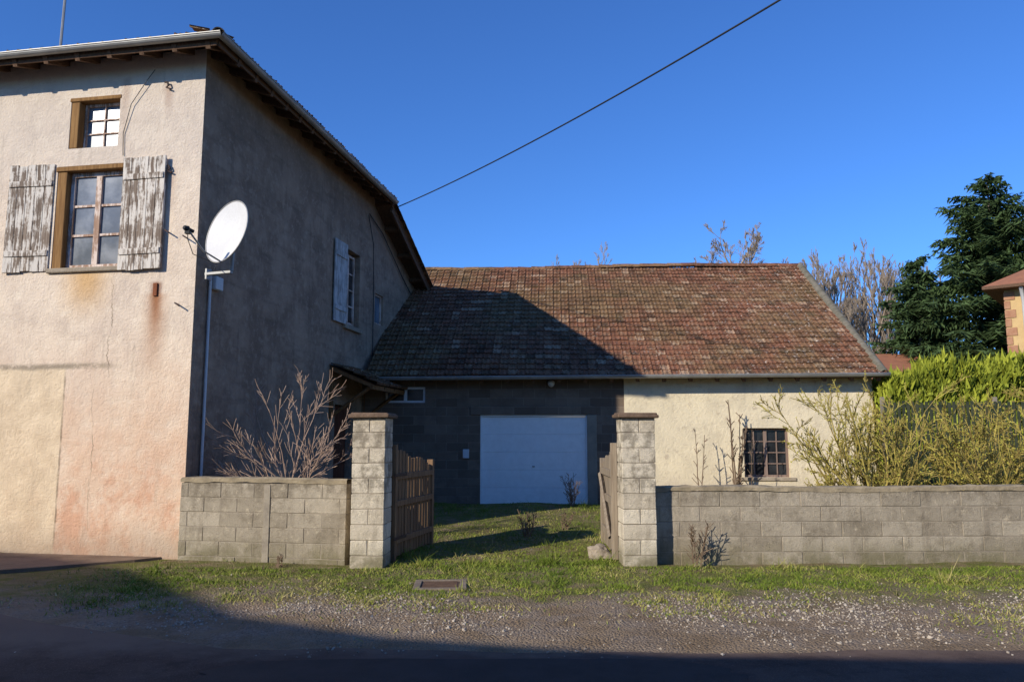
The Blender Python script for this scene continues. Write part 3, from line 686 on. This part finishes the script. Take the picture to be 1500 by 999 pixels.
# ================================================================== CABLE + POLE
a=Vector((-2.78,18.5,7.26)); b=Vector((7.65,2.3,7.55)); mb=MB(); pts=[]
for i in range(41):
    t=i/40; p=a.lerp(b,t); p.z-=4*0.42*t*(1-t); pts.append(p)
mb.tube(pts,0.014,6)
o=part('overhead_cable',mb,M['wire'],smooth=True); lab(o,'black overhead cable running from the house gable','cable')
po=thing('utility_pole','weathered wooden utility pole beside the road','utility pole',(7.8,2.2,0))
mb=MB(); mb.tube([(0,0,-0.2),(0,0,8.0)],[0.14,0.10],12,cap=True); part('post',mb,M['bark'],po,smooth=True)
mb=MB(); mb.tube([(-0.14,0.1,7.5),(-0.14,0.1,7.62)],0.04,8,cap=True); part('insulator',mb,M['white'],po)

# ================================================================== HOUSE ACROSS THE STREET
oh=thing('neighbour_house','plain rendered house across the street with low wing','house',(0,0,0))
prof=[(-30,8.6),(-25,10.35),(-22.6,10.0),(-19.3,9.15),(-14.2,7.35),(-11.8,6.80),(-8.9,6.40),(-5,6.22),(6.5,6.15)]
mb=MB(); yf,yb=-3.0,-10.0
for i in range(len(prof)-1):
    (xa,za),(xb,zb2)=prof[i],prof[i+1]
    mb.face([(xa,yf,-.1),(xb,yf,-.1),(xb,yf,zb2),(xa,yf,za)]); mb.face([(xb,yb,-.1),(xa,yb,-.1),(xa,yb,za),(xb,yb,zb2)])
for x,z in (prof[0],prof[-1]): mb.face([(x,yf,-.1),(x,yf,z),(x,yb,z),(x,yb,-.1)])
part('wall',mb,M['barnp'],oh)
mb=MB()
for i in range(len(prof)-1):
    (xa,za),(xb,zb2)=prof[i],prof[i+1]
    mb.face([(xa,yf-0.02,za+0.01),(xb,yf-0.02,zb2+0.01),(xb,yb,zb2+0.01),(xa,yb,za+0.01)])
part('roof',mb,M['redroof'],oh)

# ================================================================== PLANTS
def rvec(r):
    while True:
        v=Vector((r.uniform(-1,1),r.uniform(-1,1),r.uniform(-1,1)))
        if 0.05<v.length<1: return v.normalized()
BUD=[0.0]
def grow(mb,p,d,L,r0,depth,r,wig=0.18,up=0.1,kids=5,spread=0.8,kl=0.55,rmin=0.003,sides=5,lo=0.25,nseg=5):
    n=nseg if depth>0 else 3; pts=[p.copy()]; rs=[r0]; dirs=[d.copy()]; cur=p.copy(); dd=d.copy()
    for i in range(n):
        dd=(dd+rvec(r)*wig+Vector((0,0,up))).normalized(); cur=cur+dd*L/n; pts.append(cur.copy()); dirs.append(dd.copy())
        rs.append(max(rmin,r0*(1-0.8*(i+1)/n)))
    mb.tube(pts,rs,sides if depth>1 else 3,tone=r.random())
    if BUD[0] and depth<=1:
        for q_ in pts[1:]:
            if r.random()<BUD[0]:
                a_=rvec(r); b_=a_.cross(rvec(r)).normalized(); s_=r.uniform(0.012,0.028)
                c_=q_+rvec(r)*0.02; mb.face([c_-b_*s_*.5,c_+b_*s_*.5,c_+a_*s_*1.6],tone=r.random(),mi=1)
    if depth<=0: return
    for k in range(kids):
        t=r.uniform(lo,0.98)*n; i=min(n-1,int(t)); f=t-i
        q_=pts[i].lerp(pts[i+1],f); rr_=max(rmin,(rs[i]*(1-f)+rs[i+1]*f)*0.6)
        ax=rvec(r); side=dirs[i].cross(ax).normalized()
        nd=(dirs[i]+side*spread*r.uniform(0.6,1.2)).normalized()
        grow(mb,q_,nd,L*kl*r.uniform(0.7,1.2)*(1.15-0.5*t/n),rr_,depth-1,r,wig,up,kids,spread,kl,rmin,sides,lo,nseg)
r=random.Random(23)
bt=thing('bare_young_tree','leafless young tree with reddish twigs behind the wall','tree',(-3.30,11.85,gz(-3.30,11.85)))
mb=MB(); mb.tube([(0,0,-0.1),(0.01,0,0.4),(-0.03,0.0,1.05)],[0.045,0.036,0.030],7); part('trunk',mb,M['twig'],bt,smooth=True)
mb=MB()
for dx,dy,dz_,L_ in ((-0.9,-0.15,0.75,1.25),(-0.9,-0.15,1.0,1.6),(-0.6,-0.05,1.1,1.9),(-0.3,0.1,1.2,1.8),(0.1,0.2,1.2,1.7),(0.38,0.1,1.0,1.9),(0.6,0.2,0.8,1.5),(-1.0,-0.15,0.25,1.1),(0.8,0.2,0.4,1.1),(-1.0,-.15,0.5,1.25),(-0.5,0.2,0.7,1.5),(0.25,-0.1,0.6,1.2),(-0.8,-0.3,0.1,1.0),(0.5,-.1,1.3,1.8),(-1,-.2,0.9,1.3)):
    grow(mb,Vector((-0.01,0,0.35+r.random()*0.6)),Vector((dx,dy,dz_)).normalized(),L_*0.95,0.014,2,r,0.15,0.03,6,0.65,0.42,0.0036,lo=0.15)
part('crown',mb,M['twig'],bt)
def shrub(x,y,n,h,spread,seed,label):
    r=random.Random(seed); mb=MB(); BUD[0]=0.55
    for i in range(n):
        a=r.uniform(0,2*math.pi); s_=r.uniform(0.05,spread); d=Vector((math.cos(a)*s_,math.sin(a)*s_*0.5,1)).normalized()
        L=h*r.uniform(0.65,1.12)*(1+0.18*s_)
        grow(mb,Vector((math.cos(a)*0.3*r.random(),math.sin(a)*0.2,0)),d,L,r.uniform(0.016,0.032),2,r,0.20,0.02,8,0.75,0.32,0.0058,4,0.3,7)
    BUD[0]=0
    o=part('bare_shrub',mb,[M['ytwig'],M['bud']],loc=(x,y,gz(x,y))); lab(o,label,'shrub',None,'leafless lichen-yellow shrubs behind the wall')
shrub(5.75,12.5,34,2.05,0.85,31,'leafless yellowish shrub with many upright stems')
shrub(7.55,12.5,36,1.95,1.05,32,'wide leafless yellowish shrub overhanging the wall')
shrub(9.5,12.9,20,2.1,1.1,33,'wide leafless yellowish shrub overhanging the wall')
def stalk(x,y,h,seed,label,mat='dry',n=3,lean=0.12,kl=0.22,rm=0.005):
    r=random.Random(seed); mb=MB()
    for i in range(n): grow(mb,Vector((r.uniform(-.05,.05),r.uniform(-.04,.04),-0.03)),Vector((r.uniform(-lean,lean),r.uniform(-lean,lean),1)).normalized(),h*r.uniform(.7,1.05),rm*2.4,1,r,0.10,0.03,12,1.0,kl,rm,4,0.15)
    o=part('dried_weed',mb,M[mat],loc=(x,y,gz(x,y))); lab(o,label,'weed',None,'dried weeds')
stalk(4.85,17.2,2.25,41,'tall dried climber against the barn wall',n=6,lean=0.03,kl=0.08,rm=0.011)
stalk(4.0,17.0,1.65,42,'dried stalk standing before the barn wall',n=2,lean=0.04,kl=0.10,rm=0.008)
stalk(5.1,17.0,1.9,47,'thin dried stalk by the barn window',n=1,lean=0.15,kl=0.1)
stalk(2.45,10.62,0.6,43,'dried weed growing at the foot of the wall',n=7,lean=0.35)
stalk(1.28,16.9,0.75,44,'bushy dried weed before the garage door',n=9,lean=0.3)
stalk(0.25,13.2,0.5,45,'dried weed tuft in the grass',n=8,lean=0.45)
stalk(0.9,13.9,0.35,46,'dried weed tuft in the grass',n=6,lean=0.5)
stalk(-3.1,10.7,0.22,48,'small dried weed at wall base',n=4,lean=0.5)

def hedge():
    r=random.Random(9); e=thing('conifer_hedge','bright yellow-green clipped conifer hedge behind slatted fence','hedge',(8.15,16.9,0))
    L,D,H=7.0,1.3,3.05; mb=MB()
    hh=lambda x:H+0.12*math.sin(x*1.9)+0.10*math.sin(x*4.7+1)+0.10*fbm(x,1,2.5)-0.35*ss(1.1,0,x)+0.25*ss(0.8,3,x)
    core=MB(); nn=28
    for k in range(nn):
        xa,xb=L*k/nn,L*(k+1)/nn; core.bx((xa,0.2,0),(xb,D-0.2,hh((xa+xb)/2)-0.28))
    part('dark_core',core,M['hedgecore'],e)  # solid dark boxes, their colour stands in for the hedge's inner shade
    for i in range(32000):
        u=r.random(); x=r.uniform(-0.05,L)
        if u<0.5: y=r.uniform(-0.05,0.22); z=r.uniform(1.4,hh(x))
        elif u<0.93: y=r.uniform(0,D); z=hh(x)-r.uniform(-0.10,0.3)
        else: y=r.uniform(0,D); x=r.uniform(-0.12,0.2); z=r.uniform(0.5,hh(0))
        bul=0.18*fbm(x,z if u<0.5 else y,1.8,3)
        if u<0.5: y-=bul
        else: z+=bul
        p=Vector((x,y,z)); s_=r.uniform(0.04,0.10)*(1.9 if r.random()<0.14 else 1); up=(Vector((0,-0.25,1))+rvec(r)*0.55).normalized(); sd=up.cross(rvec(r)).normalized()
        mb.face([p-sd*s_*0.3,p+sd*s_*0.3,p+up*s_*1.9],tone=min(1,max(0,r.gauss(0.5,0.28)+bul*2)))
    part('foliage',mb,M['hedge'],e)
hedge()
fe=thing('slatted_fence','dark green slatted garden fence behind the shrubs','fence',(6.9,14.6,0.1),0)
mb=MB()
for i in range(75): mb.bx((i*0.085,0,0.05),(i*0.085+0.055,0.012,2.26+0.02*math.sin(i*2.1)),jit=0.003,rng=rng)
for z in (0.4,1.3,2.15): mb.bx((0,0.014,z),(6.4,0.03,z+0.05))
part('panel',mb,M['fgreen'],fe)
for i in range(4):
    m_=MB(); m_.bx((i*2.1-0.03,0.032,-0.1),(i*2.1+0.03,0.09,2.35)); part('post',m_,M['conc'],fe)

def fir(x,y,H,Rm,seed,label,ex=0.62):
    r=random.Random(seed); e=thing('fir_tree',label,'tree',(x,y,0),0,'fir trees')
    mb=MB(); mb.tube([(0,0,-0.2),(0,0,H*0.5),(0,0,H)],[0.28,0.16,0.02],8); part('trunk',mb,M['bark'],e,smooth=True)
    mb=MB(); z=H*0.24
    while z<H*0.985:
        t=z/H; R_=Rm*(1-t)**ex+0.05; nb=11 if t<0.85 else 7; a0=r.random()*6.28
        for k in range(nb):
            a=a0+k*2*math.pi/nb+r.uniform(-.3,.3); L=R_*r.choice((r.uniform(0.45,0.8),r.uniform(0.75,1.12)))
            dirv=Vector((math.cos(a),math.sin(a),0)); side=Vector((-math.sin(a),math.cos(a),0)); ns=max(4,int(L/0.20)); zz=z+r.uniform(-.25,.25)
            sl_=0.1+0.5*t
            br=[Vector((0,0,zz))+dirv*L*f+Vector((0,0,L*(sl_*f-0.45*f*f+0.15*f**3))) for f in [s_/ns for s_ in range(ns+1)]]
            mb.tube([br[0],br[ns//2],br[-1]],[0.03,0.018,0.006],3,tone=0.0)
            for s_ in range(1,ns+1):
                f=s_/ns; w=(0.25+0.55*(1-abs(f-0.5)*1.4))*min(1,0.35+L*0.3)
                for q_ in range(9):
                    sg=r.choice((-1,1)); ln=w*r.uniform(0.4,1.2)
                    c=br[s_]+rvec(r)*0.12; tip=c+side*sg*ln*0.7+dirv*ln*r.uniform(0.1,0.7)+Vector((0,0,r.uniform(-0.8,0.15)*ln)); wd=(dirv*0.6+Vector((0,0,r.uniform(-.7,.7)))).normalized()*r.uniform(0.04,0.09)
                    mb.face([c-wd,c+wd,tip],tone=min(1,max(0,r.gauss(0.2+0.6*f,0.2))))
        z+=0.32+0.14*(1-t)
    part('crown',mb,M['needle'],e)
fir(21.9,35,13.6,6.0,3,'tall dark green fir with ragged drooping branches')
fir(19.2,36.5,10.2,3.6,4,'smaller fir standing beside the tall one')
def bare(x,y,H,seed,label,up=0.16,spread=0.55,kids=5,w=0.25,rm=0.016,dep=3,nm=15,kk=0.40):
    r=random.Random(seed); e=thing('bare_tree',label,'tree',(x,y,0),0,'distant leafless trees')
    mb=MB(); top=Vector((r.uniform(-.3,.3),0,H*0.70)); mb.tube([(0,0,-0.2),(0.05,0,H*0.3),top],[H*0.014,H*0.011,H*0.005],6); part('trunk',mb,M['bark'],e,smooth=True)
    mb=MB()
    for k in range(nm):
        f=0.35+0.65*k/(nm-1); p=Vector((0.05,0,0)).lerp(top,f); a=k*2.4+r.uniform(-.4,.4)
        grow(mb,p,Vector((math.cos(a)*w*2.2,math.sin(a)*w*2.2,1)).normalized(),H*kk*r.uniform(.75,1.05)*(1.05-0.35*f),H*0.0045,dep,r,0.16,up,kids,spread,0.5,rm,4,0.25,4)
    part('crown',mb,M['fartwig'],e)
bare(18.2,62,21.6,51,'leafless rounded tree showing above the barn ridge',w=0.40,kids=6,nm=22,rm=0.017,up=0.08,spread=0.7,kk=0.30)
for i,(x,y,H) in enumerate(((19.3,48,12.8),(20.9,50,13.9),(22.6,49,13.6),(24.3,51,13.9),(26.0,50,12.8),(27.6,51,12.2))):
    bare(x,y,H,60+i,'tall slender leafless poplar in a grey row',0.20,0.45,6,0.2,rm=0.012)
bare(5.5,62,17.4,71,'leafless treetop just above the barn ridge',w=0.35)

fh=thing('ochre_house','ochre house corner with tiled hip roof and white downpipe','house',(16.55,26,0),-40)
mb=MB(); mb.panel((0,0,0),(1,0,0),(0,1,0),8,6.7,[(2.2,3.3,4.0,5.6)],0.15,z0=-.2)
mb.face([(0,0,-.2),(0,0,6.7),(0,8,6.7),(0,8,-.2)]); mb.face([(8,0,-.2),(8,8,-.2),(8,8,6.7),(8,0,6.7)]); mb.face([(0,8,-.2),(0,8,6.7),(8,8,6.7),(8,8,-.2)])
part('wall',mb,M['ochre'],fh)
for k in range(22):
    mb=MB(); w_=0.30 if k%2 else 0.16; mb.bx((-0.02,-0.03,k*0.3),(w_,0.0,k*0.3+0.27),tone=rng.random()); part('quoin',mb,M['quoin'],fh,bevel=0.01)
mb=MB(); o_=0.55; zf=6.65; A=(-o_,-o_,zf);B=(8+o_,-o_,zf);C=(8+o_,8+o_,zf);D=(-o_,8+o_,zf);T=(4,4,zf+2.6)
for f in ([A,B,T],[B,C,T],[C,D,T],[D,A,T]): mb.face([Vector(q_)+Vector((0,0,.1)) for q_ in f])
mb.face([A,D,C,B],mi=1)
for a_,b_ in ((A,B),(B,C),(C,D),(D,A)): mb.face([a_,b_,Vector(b_)+Vector((0,0,.1)),Vector(a_)+Vector((0,0,.1))],mi=1)
part('roof',mb,[M['redroof'],M['rafter']],fh)
mb=MB(); mb.tube([(0.55,-0.5,6.6),(0.55,-0.1,6.2),(0.55,-0.1,0)],0.06,8); part('downpipe',mb,M['white'],fh,smooth=True)
window(fh,lambda a,z,d:(2.2+a,d,4.0+z),1.1,1.6,2,3,M['white'],M['glassd'],0.1)
f2=thing('red_roofed_shed','low outbuilding with red tiled roof behind the hedge','shed',(15.6,34,0),0)
mb=MB(); mb.bx((0,0,-.2),(5.5,5,4.4)); part('wall',mb,M['ochre'],f2)
mb=MB(); mb.face([(-.4,-.5,4.25),(5.9,-.5,4.25),(5.9,2.5,5.65),(-.4,2.5,5.65)]); mb.face([(-.4,2.5,5.65),(5.9,2.5,5.65),(5.9,5.5,4.25),(-.4,5.5,4.25)])
mb.face([(-.0,0,4.4),(0,5,4.4),(0,2.5,5.6)]); part('roof',mb,M['redroof'],f2)

# ================================================================== GRASS + GRAVEL
def gdens(x,y):
    n1=fbm(x,y,0.55,2.0); n2=fbm(x,y,2.2,7.0)
    if y>10.95: return 0.62+0.55*n1+0.6*n2
    d=(ss(7.9,9.5,y+1.3*n1+0.6*n2))*(0.74+0.9*n2+0.45*n1)
    d+=0.35*ss(0.35,0,abs(y-10.6))
    if x<-4.0: d*=ss(-5.2,-4.0,x)
    d+=0.7*ss(3.6,4.8,x)*ss(6.7,7.1,y+0.4*n1)*ss(8.1,7.6,y+0.5*n1)*(0.6+n2)
    d+=0.14*ss(7.0,8.5,y)*(0.4+n2)
    if y<redge(x)+0.15: return 0
    return d
r=random.Random(77); mb=MB(); V=mb.v;Fc=mb.f;T_=mb.t
cnt=0
while cnt<200000:
    if r.random()<0.62: x=r.uniform(-5.6,8.2); y=r.uniform(6.6,10.78)
    else:
        y=10.78+7.0*(r.random()**1.4); x=r.uniform(-4.0,8.0)
    cnt+=1
    if abs(x+0.82)<0.31 and abs(y-9.28)<0.31: continue
    if 10.5<y<11.05 and (x<-1.6 or x>1.4): continue
    if y>17.35+(8-x)*0.052: continue
    if x< -4.6+0.176*(y-11.3)+0.03 and y>11.2: continue
    d=gdens(x,y)
    if d<=0 or r.random()>d: continue
    tuft=max(0,fbm(x,y,3.0,11.0)); h=r.uniform(0.010,0.034)+0.11*tuft*tuft*r.random()*2
    if abs(y-10.65)<0.14 or (y>10.95 and abs(x)>1.2): h*=1.7
    z=gz(x,y); a=r.uniform(0,6.283); w=r.uniform(0.004,0.008); lx,ly=r.gauss(0,0.8)*h,r.gauss(0,0.8)*h
    tn=0.36+0.40*fbm(x,y,1.1,5.0)+r.gauss(0,0.17)+0.24*ss(9.4,8.2,y)
    ca,sa=math.cos(a)*w,math.sin(a)*w; i=len(V)
    V.append((x-ca,y-sa,z-0.003));V.append((x+ca,y+sa,z-0.003));V.append((x+lx,y+ly,z+h)); Fc.append((i,i+1,i+2)); T_.append(min(1,max(0,tn))); mb.m.append(0)
o=part('grass',mb,M['grass']); lab(o,'short patchy winter grass','grass','stuff')
mb=MB(); r=random.Random(5)
octv=[Vector(v) for v in ((1,0,0),(-1,0,0),(0,1,0),(0,-1,0),(0,0,1),(0,0,-1))]; octf=((0,2,4),(2,1,4),(1,3,4),(3,0,4),(2,0,5),(1,2,5),(3,1,5),(0,3,5))
for k in range(16000):
    x=r.uniform(-6,8.5); y=r.gauss(7.7,0.75)
    if y<6.2 or y>10.4: continue
    d=0.15+1.2*fbm(x,y,0.8,4.0)+0.8*ss(0.5,2.5,x)*ss(6.0,4.0,x)*ss(0.9,0.3,abs(y-8.0))+0.3*ss(1.2,0.4,abs(x+1))
    if r.random()>d: continue
    s_=r.uniform(0.005,0.014)*(1 if r.random()<0.94 else 1.9); z=gz(x,y)+s_*0.2+(0.012 if y<redge(x) else 0); i=len(mb.v); rt=Matrix.Rotation(r.uniform(0,6),3,rvec(r)); t=r.random()
    sc=(r.uniform(.7,1.3),r.uniform(.7,1.3),r.uniform(.5,.9))
    for v in octv:
        q_=rt@Vector((v.x*sc[0],v.y*sc[1],v.z*sc[2]))*s_; mb.v.append((x+q_.x,y+q_.y,z+q_.z))
    for f in octf: mb.f.append(tuple(i+c for c in f)); mb.t.append(t); mb.m.append(0)
o=part('gravel',mb,M['gravel']); lab(o,'loose pale gravel along the road edge','gravel','stuff')

# ================================================================== LIGHT, SKY, CAMERA
el=rad(24.9); L=Vector((0.737*math.cos(el),0.676*math.cos(el),-math.sin(el)))
sd=bpy.data.lights.new('sun','SUN'); sd.energy=5.0; sd.angle=rad(0.5); sd.color=(1.0,0.93,0.80)
so=bpy.data.objects.new('sun',sd); COL.objects.link(so); so.rotation_euler=L.to_track_quat('-Z','Y').to_euler(); so.location=(-20,-20,20)
w=bpy.data.worlds.new('World'); scene.world=w; w.use_nodes=True; nt=w.node_tree
sk=nt.nodes.new('ShaderNodeTexSky'); sk.sky_type='NISHITA'; sk.sun_disc=False; sk.sun_elevation=el; sk.sun_rotation=math.atan2(-0.737,-0.676)%(2*math.pi)
sk.air_density=1.0; sk.dust_density=0.1; sk.ozone_density=3.0; sk.altitude=300
mx=nt.nodes.new('ShaderNodeMix'); mx.data_type='RGBA'; mx.blend_type='MULTIPLY'; mx.inputs[0].default_value=1.0; mx.inputs[7].default_value=(0.52,0.95,1.62,1)
nt.links.new(sk.outputs[0],mx.inputs[6])
bg=nt.nodes['Background']; nt.links.new(mx.outputs[2],bg.inputs[0]); bg.inputs[1].default_value=0.115
cd=bpy.data.cameras.new('camera'); cam=bpy.data.objects.new('camera',cd); COL.objects.link(cam)
cam.location=(0,0,1.65); cam.rotation_euler=(rad(90+7.2),0,0); cd.sensor_width=36; cd.lens=27.6; cd.clip_end=2000; cd.clip_start=0.05
scene.camera=cam
scene.view_settings.view_transform='Standard'; scene.view_settings.look='None'; scene.view_settings.exposure=0
